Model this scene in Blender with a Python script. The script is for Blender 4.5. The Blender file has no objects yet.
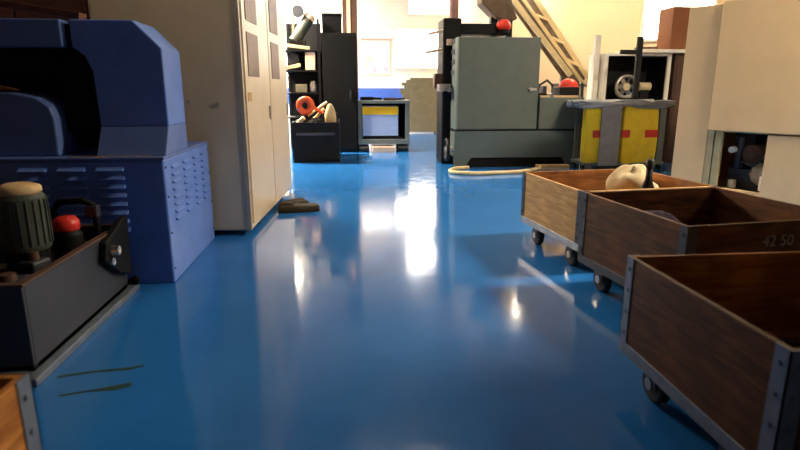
import bpy, bmesh, math, random
from mathutils import Vector, Matrix
random.seed(7)
PI = math.pi
S = bpy.context.scene
COL = S.collection

# ------------------------------------------------------------------ camera
PITCH, YAW, EYE = math.radians(13.55), math.radians(5.45), 1.3
cam_data = bpy.data.cameras.new('camera')
cam_data.sensor_width = 36.0
cam_data.lens = 560.0 / 800.0 * 36.0
cam_data.clip_start, cam_data.clip_end = 0.05, 80
cam = bpy.data.objects.new('camera', cam_data)
COL.objects.link(cam)
fw = Vector((math.sin(YAW) * math.cos(PITCH), math.cos(YAW) * math.cos(PITCH), -math.sin(PITCH)))
rt = Vector((math.cos(YAW), -math.sin(YAW), 0))
up = rt.cross(fw)
cam.matrix_world = Matrix((
    (rt.x, up.x, -fw.x, 0), (rt.y, up.y, -fw.y, 0), (rt.z, up.z, -fw.z, EYE), (0, 0, 0, 1)))
S.camera = cam
cam_data.dof.use_dof = True
cam_data.dof.focus_distance = 7.0
cam_data.dof.aperture_fstop = 2.2

# ------------------------------------------------------------------ world, exposure
W = bpy.data.worlds.new('world'); S.world = W
W.use_nodes = True
bg = W.node_tree.nodes['Background']
bg.inputs[0].default_value = (1.0, 0.95, 0.9, 1)
bg.inputs[1].default_value = 0.02
S.view_settings.view_transform = 'Standard'
S.view_settings.look = 'None'
S.view_settings.exposure = 0.55
S.view_settings.gamma = 1.0
S.view_settings.use_curve_mapping = False
TUBE_STRENGTH = 25.0       # fluorescent tubes
WINDOW_STRENGTH = 7.0      # daylight panes


def area(name, loc, target, sx, sy, power, color):
    l = bpy.data.lights.new(name, 'AREA'); l.shape = 'RECTANGLE'; l.size = sx; l.size_y = sy
    l.energy = power; l.color = color
    o = bpy.data.objects.new(name, l); COL.objects.link(o)
    o.location = loc
    o.rotation_euler = (Vector(target) - Vector(loc)).to_track_quat('-Z', 'Y').to_euler()
    return o


# ------------------------------------------------------------------ materials
def mat(name, color, rough=0.5, metal=0.0, var=0.12, scale=8.0, bump=0.0, bscale=60.0, emit=None, estr=0.0,
        coat=0.0, color2=None, stretch=(1, 1, 1), rvar=0.0, spec=0.5):
    m = bpy.data.materials.new(name); m.use_nodes = True
    nt = m.node_tree; N = nt.nodes; L = nt.links
    b = N['Principled BSDF']
    tc = N.new('ShaderNodeTexCoord'); mp = N.new('ShaderNodeMapping')
    mp.inputs['Scale'].default_value = stretch
    L.new(tc.outputs['Object'], mp.inputs['Vector'])
    ns = N.new('ShaderNodeTexNoise'); ns.inputs['Scale'].default_value = scale
    ns.inputs['Detail'].default_value = 6; ns.inputs['Roughness'].default_value = 0.6
    L.new(mp.outputs[0], ns.inputs['Vector'])
    mx = N.new('ShaderNodeMix'); mx.data_type = 'RGBA'
    c = Vector(color)
    lo = c * (1 - var); hi = c * (1 + var)
    if color2 is not None:
        lo, hi = c, Vector(color2)
    mx.inputs[6].default_value = (*lo, 1); mx.inputs[7].default_value = (*hi, 1)
    cr = N.new('ShaderNodeMapRange'); cr.inputs[1].default_value = 0.3; cr.inputs[2].default_value = 0.7
    L.new(ns.outputs['Fac'], cr.inputs[0]); L.new(cr.outputs[0], mx.inputs[0])
    L.new(mx.outputs[2], b.inputs['Base Color'])
    b.inputs['Roughness'].default_value = rough; b.inputs['Metallic'].default_value = metal
    b.inputs['Specular IOR Level'].default_value = spec
    if rvar:
        r = N.new('ShaderNodeMapRange'); r.inputs[3].default_value = rough - rvar; r.inputs[4].default_value = rough + rvar
        L.new(cr.outputs[0], r.inputs[0]); L.new(r.outputs[0], b.inputs['Roughness'])
    if coat:
        b.inputs['Coat Weight'].default_value = coat; b.inputs['Coat Roughness'].default_value = 0.08
    if bump:
        n2 = N.new('ShaderNodeTexNoise'); n2.inputs['Scale'].default_value = bscale; n2.inputs['Detail'].default_value = 4
        L.new(mp.outputs[0], n2.inputs['Vector'])
        bp = N.new('ShaderNodeBump'); bp.inputs['Strength'].default_value = bump; bp.inputs['Distance'].default_value = 0.01
        L.new(n2.outputs['Fac'], bp.inputs['Height']); L.new(bp.outputs[0], b.inputs['Normal'])
    if emit is not None:
        b.inputs['Emission Color'].default_value = (*emit, 1); b.inputs['Emission Strength'].default_value = estr
    return m


def wood(name, dark, light, rough=0.6, stretch=(1, 1, 9), dirt=0.6):
    """plywood / plank board with a stretched grain and broad grime patches"""
    m = bpy.data.materials.new(name); m.use_nodes = True
    nt = m.node_tree; N = nt.nodes; L = nt.links; b = N['Principled BSDF']
    tc = N.new('ShaderNodeTexCoord'); mp = N.new('ShaderNodeMapping'); mp.inputs['Scale'].default_value = stretch
    L.new(tc.outputs['Object'], mp.inputs[0])
    n1 = N.new('ShaderNodeTexNoise'); n1.inputs['Scale'].default_value = 3.5; n1.inputs['Detail'].default_value = 8
    n1.inputs['Distortion'].default_value = 1.2
    L.new(mp.outputs[0], n1.inputs[0])
    r1 = N.new('ShaderNodeMapRange'); r1.inputs[1].default_value = 0.32; r1.inputs[2].default_value = 0.68
    L.new(n1.outputs['Fac'], r1.inputs[0])
    mx = N.new('ShaderNodeMix'); mx.data_type = 'RGBA'
    mx.inputs[6].default_value = (*dark, 1); mx.inputs[7].default_value = (*light, 1)
    L.new(r1.outputs[0], mx.inputs[0])
    n2 = N.new('ShaderNodeTexNoise'); n2.inputs['Scale'].default_value = 3.0; n2.inputs['Detail'].default_value = 5
    L.new(tc.outputs['Object'], n2.inputs[0])
    r2 = N.new('ShaderNodeMapRange'); r2.inputs[1].default_value = 0.42; r2.inputs[2].default_value = 0.66
    r2.inputs[4].default_value = dirt
    L.new(n2.outputs['Fac'], r2.inputs[0])
    m2 = N.new('ShaderNodeMix'); m2.data_type = 'RGBA'
    m2.inputs[7].default_value = (dark[0] * 0.3, dark[1] * 0.3, dark[2] * 0.35, 1)
    L.new(r2.outputs[0], m2.inputs[0]); L.new(mx.outputs[2], m2.inputs[6])
    L.new(m2.outputs[2], b.inputs['Base Color'])
    b.inputs['Roughness'].default_value = rough; b.inputs['Specular IOR Level'].default_value = 0.25
    bp = N.new('ShaderNodeBump'); bp.inputs['Strength'].default_value = 0.25; bp.inputs['Distance'].default_value = 0.006
    L.new(n1.outputs['Fac'], bp.inputs['Height']); L.new(bp.outputs[0], b.inputs['Normal'])
    return m


def floor_mat():
    m = bpy.data.materials.new('blue_epoxy'); m.use_nodes = True
    nt = m.node_tree; N = nt.nodes; L = nt.links; b = N['Principled BSDF']
    tc = N.new('ShaderNodeTexCoord')
    n1 = N.new('ShaderNodeTexNoise'); n1.inputs['Scale'].default_value = 1.1; n1.inputs['Detail'].default_value = 7
    n1.inputs['Roughness'].default_value = 0.62
    L.new(tc.outputs['Object'], n1.inputs[0])
    r1 = N.new('ShaderNodeMapRange'); r1.inputs[1].default_value = 0.3; r1.inputs[2].default_value = 0.7
    L.new(n1.outputs['Fac'], r1.inputs[0])
    mx = N.new('ShaderNodeMix'); mx.data_type = 'RGBA'
    mx.inputs[6].default_value = (0.016, 0.135, 0.43, 1); mx.inputs[7].default_value = (0.024, 0.175, 0.53, 1)
    L.new(r1.outputs[0], mx.inputs[0]); L.new(mx.outputs[2], b.inputs['Base Color'])
    n2 = N.new('ShaderNodeTexNoise'); n2.inputs['Scale'].default_value = 5.0; n2.inputs['Detail'].default_value = 8
    n2.inputs['Roughness'].default_value = 0.7
    L.new(tc.outputs['Object'], n2.inputs[0])
    r2 = N.new('ShaderNodeMapRange'); r2.inputs[1].default_value = 0.3; r2.inputs[2].default_value = 0.75
    r2.inputs[3].default_value = 0.05; r2.inputs[4].default_value = 0.19
    L.new(n2.outputs['Fac'], r2.inputs[0]); L.new(r2.outputs[0], b.inputs['Roughness'])
    n3 = N.new('ShaderNodeTexNoise'); n3.inputs['Scale'].default_value = 2.2; n3.inputs['Detail'].default_value = 3
    L.new(tc.outputs['Object'], n3.inputs[0])
    bp = N.new('ShaderNodeBump'); bp.inputs['Strength'].default_value = 0.03; bp.inputs['Distance'].default_value = 0.01
    L.new(n3.outputs['Fac'], bp.inputs['Height']); L.new(bp.outputs[0], b.inputs['Normal'])
    b.inputs['Specular IOR Level'].default_value = 0.5
    return m


M = dict(
    floor=floor_mat(),
    wall=mat('cream_wall_paint', (0.74, 0.55, 0.33), 0.7, var=0.05, scale=1.5, bump=0.05),
    wallwhite=mat('white_wall_paint', (0.88, 0.82, 0.74), 0.7, var=0.03, scale=1.5),
    wallbrown=mat('brown_wall_board', (0.09, 0.045, 0.035), 0.7, var=0.2, scale=1.5),
    ceiling=mat('dark_ceiling', (0.16, 0.15, 0.15), 0.9, var=0.2, scale=2),
    band=mat('blue_wall_band', (0.05, 0.13, 0.52), 0.5, var=0.08),
    bluepaint=mat('blue_machine_paint', (0.135, 0.26, 0.70), 0.42, var=0.10, scale=5, bump=0.04),
    bluegrey=mat('grey_blue_paint', (0.12, 0.20, 0.50), 0.45, var=0.12, scale=5),
    black=mat('black_paint', (0.004, 0.004, 0.005), 0.55, var=0.3, spec=0.2),
    rubber=mat('black_rubber', (0.006, 0.006, 0.007), 0.6, var=0.2),
    darksteel=mat('dark_grey_steel', (0.040, 0.043, 0.055), 0.45, metal=0.2, var=0.2, scale=5),
    tanpaint=mat('pale_cabinet_paint', (0.70, 0.55, 0.36), 0.36, var=0.05, scale=3, bump=0.03, bscale=20),
    tantrim=mat('cabinet_edge_paint', (0.42, 0.36, 0.28), 0.4, var=0.08),
    pane_brown=mat('brown_tinted_pane', (0.20, 0.11, 0.07), 0.5, var=0.2),
    cream=mat('cream_sheet_metal', (0.62, 0.44, 0.235), 0.42, var=0.06, scale=3, bump=0.03, bscale=12),
    olive=mat('olive_frame_paint', (0.34, 0.29, 0.16), 0.5, var=0.15),
    oliveboard=mat('olive_board', (0.15, 0.13, 0.075), 0.7, var=0.15, scale=12),
    greygreen=mat('grey_green_machine_paint', (0.105, 0.125, 0.10), 0.5, var=0.09, scale=4, bump=0.03),
    greybase=mat('blue_grey_machine_paint', (0.085, 0.115, 0.110), 0.5, var=0.10, scale=4),
    steel=mat('bare_steel', (0.55, 0.53, 0.5), 0.3, metal=0.9, var=0.15, scale=10),
    chrome=mat('chrome', (0.85, 0.82, 0.75), 0.12, metal=1.0, var=0.02),
    galv=mat('galvanised_steel', (0.17, 0.20, 0.26), 0.5, metal=0.4, var=0.25, scale=14),
    greyframe=mat('grey_frame_paint', (0.14, 0.165, 0.155), 0.45, var=0.1),
    white=mat('white_paint', (0.82, 0.78, 0.68), 0.45, var=0.04),
    yellowpvc=mat('yellow_vinyl', (0.95, 0.72, 0.02), 0.42, var=0.10, scale=6, bump=0.35, bscale=9),
    greyfabric=mat('grey_vinyl', (0.27, 0.29, 0.32), 0.55, var=0.15, scale=10, bump=0.4, bscale=14),
    red=mat('red_plastic', (0.72, 0.03, 0.015), 0.35, var=0.12),
    redorange=mat('red_orange_paint', (0.75, 0.09, 0.02), 0.4, var=0.15),
    tanwood=mat('pale_wood', (0.62, 0.42, 0.20), 0.6, var=0.2, scale=5, stretch=(1, 6, 6)),
    canvas=mat('tan_canvas', (0.58, 0.42, 0.22), 0.85, var=0.2, scale=9, bump=0.4, bscale=20),
    creamcloth=mat('cream_cloth', (0.62, 0.49, 0.30), 0.85, var=0.15, scale=9, bump=0.5, bscale=18),
    hose=mat('cream_hose', (0.74, 0.57, 0.30), 0.5, var=0.1),
    brownrag=mat('dark_brown_cloth', (0.028, 0.018, 0.005), 0.9, var=0.35, scale=20, bump=0.6, bscale=40),
    carton=mat('brown_carton', (0.26, 0.085, 0.025), 0.7, var=0.12, scale=8),
    pinkcarton=mat('pale_carton', (0.74, 0.52, 0.36), 0.7, var=0.1),
    yellow=mat('yellow_print', (0.90, 0.56, 0.01), 0.5, var=0.04),
    paleblue=mat('pale_blue_print', (0.42, 0.55, 0.85), 0.45, var=0.08, scale=3, stretch=(1, 1, 8)),
    paper=mat('poster_paper', (0.85, 0.80, 0.78), 0.6, var=0.03),
    pink=mat('pink_print', (0.80, 0.52, 0.42), 0.6, var=0.08),
    lilac=mat('lilac_print', (0.55, 0.48, 0.60), 0.6, var=0.15),
    motor=mat('grey_green_motor_paint', (0.055, 0.065, 0.05), 0.5, var=0.2, scale=8),
    pipe=mat('red_brown_pipe', (0.33, 0.17, 0.16), 0.5, var=0.15),
    plank=mat('red_brown_timber', (0.16, 0.055, 0.03), 0.6, var=0.3, stretch=(1, 8, 8)),
    postbrown=mat('brown_post_paint', (0.075, 0.032, 0.018), 0.6, var=0.2),
    purple=mat('purple_black_plastic', (0.020, 0.009, 0.022), 0.85, var=0.4, bump=0.3, bscale=12, spec=0.1),
    chalk=mat('chalk_paint', (0.30, 0.26, 0.22), 0.9, var=0.2, scale=40),
    grime=mat('green_black_grime', (0.008, 0.045, 0.035), 0.5, var=0.4, scale=20),
    belt=mat('brown_grey_belt', (0.16, 0.11, 0.07), 0.7, var=0.25, scale=10),
    amber=mat('amber_print', (0.50, 0.24, 0.05), 0.5, var=0.2),
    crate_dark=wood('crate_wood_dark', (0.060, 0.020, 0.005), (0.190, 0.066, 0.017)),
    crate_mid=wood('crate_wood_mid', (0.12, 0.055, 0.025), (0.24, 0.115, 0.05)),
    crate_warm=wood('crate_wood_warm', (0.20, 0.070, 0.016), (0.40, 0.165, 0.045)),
    crate_warm_lit=wood('crate_wood_warm_lit', (0.30, 0.095, 0.018), (0.56, 0.22, 0.05)),  # brighter copy of the warm wood, paints light inside the near crate
    galvlight=mat('pale_galvanised_steel', (0.42, 0.45, 0.50), 0.45, metal=0.4, var=0.25, scale=14),
    darkstrip=mat('dark_metal_strip', (0.05, 0.055, 0.07), 0.5, metal=0.4, var=0.3, scale=14),
    crate_pale=wood('crate_wood_pale', (0.50, 0.27, 0.08), (0.78, 0.47, 0.18), dirt=0.3),
    crate_orange=wood('crate_wood_orange', (0.30, 0.10, 0.02), (0.60, 0.25, 0.05), dirt=0.4),
    tube=mat('tube_glow', (0.9, 0.9, 0.9), 0.4, emit=(1.0, 0.90, 0.74), estr=TUBE_STRENGTH),
    pane=mat('daylight_pane', (0.9, 0.9, 0.9), 0.4, emit=(1.0, 0.93, 0.82), estr=WINDOW_STRENGTH),
    brightpane=mat('bright_daylight_pane', (0.9, 0.9, 0.9), 0.4, emit=(1.0, 0.95, 0.88), estr=WINDOW_STRENGTH * 2.2),
    warmpane=mat('warm_daylight_pane', (0.9, 0.9, 0.9), 0.4, emit=(1.0, 0.86, 0.62), estr=WINDOW_STRENGTH),
)


# ------------------------------------------------------------------ geometry helpers
class MB:
    """collects shapes; build() links them as one mesh object"""
    def __init__(s): s.bm = bmesh.new()

    def box(s, x0, x1, y0, y1, z0, z1, rot=None, piv=None):
        r = bmesh.ops.create_cube(s.bm, size=1)
        c = Vector(((x0 + x1) / 2, (y0 + y1) / 2, (z0 + z1) / 2))
        for v in r['verts']:
            v.co = Vector((v.co.x * (x1 - x0), v.co.y * (y1 - y0), v.co.z * (z1 - z0)))
            if rot: v.co = rot @ v.co
            v.co += c
        return s

    def bar(s, p0, p1, w, h, roll=0.0):
        p0, p1 = Vector(p0), Vector(p1); d = p1 - p0; L = d.length
        q = d.to_track_quat('X', 'Z').to_matrix() @ Matrix.Rotation(roll, 3, 'X')
        r = bmesh.ops.create_cube(s.bm, size=1)
        for v in r['verts']:
            v.co = (p0 + p1) / 2 + q @ Vector((v.co.x * L, v.co.y * w, v.co.z * h))
        return s

    def cyl(s, p0, p1, r0, r1=None, seg=24):
        r1 = r0 if r1 is None else r1
        p0, p1 = Vector(p0), Vector(p1); d = p1 - p0
        q = d.to_track_quat('Z', 'Y').to_matrix()
        r = bmesh.ops.create_cone(s.bm, cap_ends=True, segments=seg, radius1=r0, radius2=r1, depth=d.length)
        for v in r['verts']: v.co = (p0 + p1) / 2 + q @ v.co
        return s

    def ball(s, c, rx, ry=None, rz=None, seg=20, noise=0.0, zmin=None):
        ry = ry or rx; rz = rz or rx
        r = bmesh.ops.create_uvsphere(s.bm, u_segments=seg, v_segments=seg // 2 + 2, radius=1)
        for v in r['verts']:
            k = 1 + noise * (random.random() - 0.5)
            v.co = Vector((v.co.x * rx * k, v.co.y * ry * k, v.co.z * rz * k)) + Vector(c)
            if zmin is not None and v.co.z < zmin: v.co.z = zmin
        return s

    def lathe(s, prof, c=(0, 0, 0), axis='Z', seg=28):
        rings = []
        for r_, h in prof:
            ring = []
            for k in range(seg):
                a = 2 * PI * k / seg
                p = Vector((r_ * math.cos(a), r_ * math.sin(a), h))
                if axis == 'X': p = Vector((p.z, p.x, p.y))
                if axis == 'Y': p = Vector((p.x, p.z, p.y))
                ring.append(s.bm.verts.new(p + Vector(c)))
            rings.append(ring)
        for a, b in zip(rings, rings[1:]):
            for k in range(seg):
                s.bm.faces.new((a[k], a[(k + 1) % seg], b[(k + 1) % seg], b[k]))
        s.bm.faces.new(rings[0][::-1]); s.bm.faces.new(rings[-1])
        return s

    def torus(s, c, R, r, axis='Y', seg=28, rs=10, a0=0, a1=2 * PI):
        full = abs(a1 - a0 - 2 * PI) < 1e-6
        n = seg if full else seg + 1
        pts = []
        for k in range(n):
            a = a0 + (a1 - a0) * k / seg
            p = Vector((R * math.cos(a), 0, R * math.sin(a)))
            if axis == 'Z': p = Vector((p.x, p.z, 0))
            if axis == 'X': p = Vector((0, p.x, p.z))
            pts.append(p + Vector(c))
        return s.tube(pts, r, rs, closed=full)

    def tube(s, pts, r, seg=10, closed=False):
        pts = [Vector(p) for p in pts]; n = len(pts); rings = []
        prev = None
        for i, p in enumerate(pts):
            if closed: t = pts[(i + 1) % n] - pts[i - 1]
            else: t = pts[min(i + 1, n - 1)] - pts[max(i - 1, 0)]
            t.normalize()
            if prev is None:
                u = t.cross(Vector((0, 0, 1)))
                if u.length < 1e-3: u = t.cross(Vector((1, 0, 0)))
            else:
                u = prev - t * prev.dot(t)
            u.normalize(); prev = u; w = t.cross(u)
            rings.append([s.bm.verts.new(p + (u * math.cos(2 * PI * k / seg) + w * math.sin(2 * PI * k / seg)) * r) for k in range(seg)])
        for i in range(n if closed else n - 1):
            a, b = rings[i], rings[(i + 1) % n]
            for k in range(seg):
                s.bm.faces.new((a[k], a[(k + 1) % seg], b[(k + 1) % seg], b[k]))
        if not closed:
            s.bm.faces.new(rings[0][::-1]); s.bm.faces.new(rings[-1])
        return s

    def prism(s, poly, axis, a, b):
        def P(u, v, t): return {'Y': (u, t, v), 'X': (t, u, v), 'Z': (u, v, t)}[axis]
        A = [s.bm.verts.new(P(u, v, a)) for u, v in poly]; B = [s.bm.verts.new(P(u, v, b)) for u, v in poly]
        n = len(poly)
        s.bm.faces.new(A); s.bm.faces.new(B[::-1])
        for i in range(n): s.bm.faces.new((A[i], B[i], B[(i + 1) % n], A[(i + 1) % n]))
        return s

    def build(s, name, material, parent=None, bevel=0.0, smooth=False, sub=0, loc=None, world=True):
        me = bpy.data.meshes.new(name)
        bmesh.ops.recalc_face_normals(s.bm, faces=s.bm.faces[:])
        o = bpy.data.objects.new(name, me)
        if parent is not None:
            if world: # given in world coordinates: bring into the thing's frame
                r = parent
                while r.parent: r = r.parent
                s.bm.transform((Matrix.Translation(r.location) @ Matrix.Rotation(r.rotation_euler.z, 4, 'Z')).inverted())
            o.parent = parent
        elif loc is not None:
            s.bm.transform(Matrix.Translation(-Vector(loc))); o.location = loc
        s.bm.to_mesh(me); s.bm.free()
        me.materials.append(M[material] if isinstance(material, str) else material)
        if smooth:
            for p in me.polygons: p.use_smooth = True
        COL.objects.link(o)
        if bevel:
            b = o.modifiers.new('bevel', 'BEVEL'); b.width = bevel; b.segments = 2; b.limit_method = 'ANGLE'; b.angle_limit = math.radians(40)
        if sub:
            m = o.modifiers.new('sub', 'SUBSURF'); m.levels = sub; m.render_levels = sub
        return o


def tag(o, label, cat, group=None, kind=None):
    o['label'] = label; o['category'] = cat
    if group: o['group'] = group
    if kind: o['kind'] = kind
    return o


def thing(name, label, cat, loc, rz=0.0, group=None):
    o = bpy.data.objects.new(name, None); o.empty_display_size = 0.1
    COL.objects.link(o); o.location = loc; o.rotation_euler = (0, 0, rz)
    return tag(o, label, cat, group)


def struct(name, mb, m, label=None, **k):
    o = mb.build(name, m, **k); o['kind'] = 'structure'
    if label: o['label'] = label; 
    return o


def local(mb, *a, **k):
    return mb.build(*a, world=False, **k)


# ------------------------------------------------------------------ the hall
XL, XR, YB, YF, ZC = -3.4, 9.5, -2.5, 18.5, 6.2
YI = 13.0                                    # inner wall on the right half
fl = struct('floor', MB().box(XL - .2, XR + .2, YB, YF + .2, -.12, 0), 'floor')
struct('ceiling', MB().box(XL - .2, XR + .2, YB, YF + .2, ZC, ZC + .15), 'ceiling')
struct('wall_left', MB().box(XL - .2, XL, YB, YF + .2, 0, ZC), 'wallbrown')
struct('wall_right', MB().box(XR, XR + .2, YB, YI, 0, ZC), 'wall')
struct('wall_back', MB().box(XL, 3.5, YF, YF + .2, 0, ZC), 'wallwhite')
struct('wall_inner', MB().box(3.4, XR + .2, YI, YI + .18, 0, ZC).box(3.4, 3.58, YI + .18, YF + .2, 0, ZC), 'wall')
struct('wall_shade_blocker', MB().box(3.05, 3.17, -1.5, 3.25, 0, 2.35), 'wall')  # unseen wall added to shade the near right floor
struct('trim_1', MB().box(XL, 3.4, YF - .02, YF, .86, 1.36), 'band')


def window(n, x0, x1, y, z0, z1, pane, bars):
    f = MB()
    f.box(x0 - .06, x1 + .06, y - .05, y, z1, z1 + .06).box(x0 - .06, x1 + .06, y - .05, y, z0 - .06, z0)
    f.box(x0 - .06, x0, y - .05, y, z0, z1).box(x1, x1 + .06, y - .05, y, z0, z1)
    for k in range(1, bars):
        x = x0 + (x1 - x0) * k / bars
        f.box(x - .015, x + .015, y - .045, y - .005, z0, z1)
    o = struct('window_%d' % n, f, 'white')
    MB().box(x0, x1, y - .015, y - .004, z0, z1).build('pane', pane, o)
    return o


window(1, 1.62, 3.05, YF, 2.0, 3.16, 'pane', 2)
window(2, 2.05, 3.36, YF, 3.62, 4.62, 'brightpane', 2)
window(3, .52, 1.50, YF, 2.93, 3.16, 'pane', 2)
window(4, -2.35, -1.74, YF, 4.05, 4.7, 'pane', 2)
window(5, 6.85, 8.5, YI, 2.45, 4.2, 'warmpane', 2)

# grime streaks on the floor beside the dark tank
for k, pts in enumerate((((-1.36, 2.50), (-1.20, 2.54), (-1.06, 2.55), (-1.0, 2.58), (-1.0, 2.60), (-1.08, 2.575), (-1.21, 2.56), (-1.37, 2.525)),
                         ((-1.27, 2.33), (-1.16, 2.36), (-1.05, 2.36), (-.99, 2.39), (-1.0, 2.43), (-1.06, 2.41), (-1.16, 2.375), (-1.28, 2.345)))):
    o = MB().prism(pts, 'Z', 0.0, 0.0012).build('stain', 'grime', fl)

# ------------------------------------------------------------------ lamps
def panel_lamp(x, y, z, sx, sy, power, label, color=(1.0, 0.86, 0.64)):
    t = thing('unseen_lamp', label, 'lamp', (x, y, z), group='ceiling panel lamps')
    m = MB().box(x - sx - .04, x + sx + .04, y - sy - .04, y + sy + .04, z + .03, z + .12)
    m.build('housing', 'white', t, bevel=.01)
    MB().box(x - sx, x + sx, y - sy, y + sy, z, z + .03).build('diffuser', mat('lamp_glow', (.9, .9, .9), .4, emit=color, estr=power), t)
    for q in (-sx * .7, sx * .7):
        MB().cyl((x + q, y, z + .12), (x + q, y, ZC), .008, seg=8).build('rod', 'black', t)


panel_lamp(5.1, 3.85, 3.9, .5, .25, 215, 'square ceiling lamp above the cream enclosure')
panel_lamp(1.0, 8.8, 6.0, .7, .3, 30, 'unseen lamp added above the middle of the blue aisle')  # added lamp, lifts the floor along the aisle
panel_lamp(-2.4, 11.7, 3.8, .6, .2, 560, 'unseen lamp added above the black rack')  # added lamp, brightens the far floor
panel_lamp(-1.2, 4.3, 3.4, .3, .1, 9, 'small unseen lamp added to light the front of the tall pale cabinet')  # added lamp, brightens the tall cabinet's front face
panel_lamp(-2.4, 17.4, 4.6, .7, .2, 520, 'unseen lamp added at the left to light the back wall')  # added lamp, washes the back wall
panel_lamp(6.2, 10.6, 4.6, .6, .2, 75, 'unseen lamp added above the brown cupboard', (1.0, .80, .52))  # added warm lamp for the inner wall and far floor


def tube_lamp(p0, p1, label):
    p0, p1 = Vector(p0), Vector(p1); c = (p0 + p1) / 2
    t = thing('tube_lamp', label, 'lamp', tuple(c), group='fluorescent tube lamps')
    d = (p1 - p0).normalized()
    MB().bar(p0, p1, .16, .06).build('housing', 'white', t)
    off = Vector((0, 0, -.06))
    MB().cyl(p0 + off, p1 + off, .03, seg=12).build('tube', 'tube', t, smooth=True)
    for q in (p0 + d * .2, p1 - d * .2):
        MB().cyl(q + Vector((0, 0, .03)), (q.x, q.y, ZC), .006, seg=8).build('rod', 'black', t)
    return t


tube_lamp((4.42, 12.85, 3.4), (4.79, 10.84, 3.4), 'fluorescent tube hung right above the slanted conveyor')
tube_lamp((4.05, 12.7, 3.4), (3.47, 10.7, 3.4), 'fluorescent tube hung left above the slanted conveyor')
tube_lamp((6.6, 11.6, 3.9), (8.2, 11.6, 3.9), 'fluorescent tube hung before the inner wall beside the brown carton')

# ------------------------------------------------------------------ blue machine, left
bx0, bx1, by0, by1 = -3.1, -1.2, 3.81, 5.03
t = thing('metalworking_machine', 'blue metalworking machine with louvred base and black C-shaped opening', 'machine', (-2.1, 4.42, 0))
base = MB().box(bx0, bx1, by0, by1, 0, .85).build('base_cabinet', 'bluepaint', t, bevel=.012)
MB().box(bx0, bx1 + .004, by0 - .004, by1, .852, .872).build('table_top', 'bluegrey', t, bevel=.004)
for cx in (-2.45, -2.02, -1.78, -1.54):                      # front louvre columns
    m = MB()
    for k in range(8):
        z = .80 - k * .058
        m.prism([(by0 + .003, z + .014), (by0 - .032, z - .010), (by0 - .026, z - .015), (by0 + .003, z - .012)], 'X', cx - .085, cx + .085)
    m.build('louver_panel', 'bluepaint', t, bevel=.002)
for cy in (4.05, 4.33, 4.61, 4.85):                          # side louvre columns
    m = MB()
    for k in range(8):
        z = .79 - k * .052
        m.prism([(bx1 - .003, z + .012), (bx1 + .022, z - .010), (bx1 + .017, z - .014), (bx1 - .003, z - .012)], 'Y', cy - .09, cy + .09)
    m.build('louver_panel', 'bluepaint', t, bevel=.002)
m = MB()
for z in (.10, .35, .60, .80):
    m.cyl((bx1 - .005, by0 + .03, z), (bx1 + .006, by0 + .03, z), .008, seg=10)
    m.cyl((bx1 - .005, by1 - .03, z), (bx1 + .006, by1 - .03, z), .008, seg=10)
m.build('bolt', 'darksteel', t)
yf, yb = 4.0, 4.42
col = [(-1.645, 1.06), (-1.2, 1.06), (-1.2, 1.57), (-1.37, 1.745), (-1.765, 1.745), (-1.765, 1.57), (-1.695, 1.52), (-1.655, 1.42)]
MB().prism(col, 'Y', yf, yb).build('column', 'bluepaint', t, bevel=.010)
MB().prism([(3.88, .872), (yb, .872), (yb, 1.06), (yf, 1.06)], 'X', -1.645, -1.202).build('column_foot', 'bluegrey', t, bevel=.006)
MB().box(bx0, -1.815, yf - .01, yb, 1.57, 1.745).build('overarm', 'bluegrey', t, bevel=.010)
MB().box(-1.815, -1.765, yf + .05, yb, 1.57, 1.72).build('overarm_joint', 'black', t)
MB().box(bx0, -2.62, yf + .02, yb, 1.745, 1.85).build('motor_cover', 'bluegrey', t, bevel=.01)
case = [(bx0, .872), (-1.90, .872), (-1.90, 1.12), (-1.925, 1.20), (-2.0, 1.255), (-2.15, 1.285), (bx0, 1.295)]
MB().prism(case, 'Y', 3.93, yb).build('tailstock_casing', 'bluegrey', t, bevel=.012)
MB().box(bx0, -1.645, yb - .07, yb - .005, .88, 1.60).build('rear_guard', 'black', t)
MB().box(-1.90, -1.65, 4.06, 4.34, 1.02, 1.57).build('dark_filler', 'black', t, bevel=.03)  # black block standing in for the dark of the opening
MB().box(-2.45, -1.9, 4.10, 4.34, 1.36, 1.57).build('slide_cover', 'black', t, bevel=.02)
m = MB()
for k in range(7): m.box(-1.80 + k * .075, -1.745 + k * .075, 3.84, 3.875, .872, .876)
m.build('scale_strip', 'amber', t)
o = MB().bar((-2.75, 4.2, 1.93), (-1.73, 4.14, 1.775), .10, .045).build('timber_plank', 'plank', bevel=.004, loc=(-2.3, 4.2, 1.8))
tag(o, 'red brown timber plank lying across the top of the blue machine', 'plank')
o = MB().prism([(-2.6, 1.296), (-2.16, 1.296), (-2.12, 1.30), (-2.2, 1.32), (-2.35, 1.345), (-2.6, 1.35)], 'Y', 3.97, 4.03).build('wooden_wedge', 'plank', bevel=.004, loc=(-2.3, 4.0, 1.296))
tag(o, 'brown wooden wedge lying on the blue machine casing under the black opening', 'wedge')

t = thing('added_cupboard', 'added dark red brown cupboard covering the lit wall behind the blue machine', 'cupboard', (-2.8, 5.5, 0))  # added to hide the overlit wall behind the machine
MB().box(-3.35, -2.16, 5.3, 5.9, 0, 2.6).build('body', 'plank', t, bevel=.008)
for x in (-3.33, -2.745):
    d = MB().box(x, x + .565, 5.275, 5.3, .06, 2.56).build('door', 'plank', t, bevel=.005)
    MB().box(x + .26, x + .30, 5.25, 5.275, 1.2, 1.32).build('handle', 'darksteel', d, bevel=.004)

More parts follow.
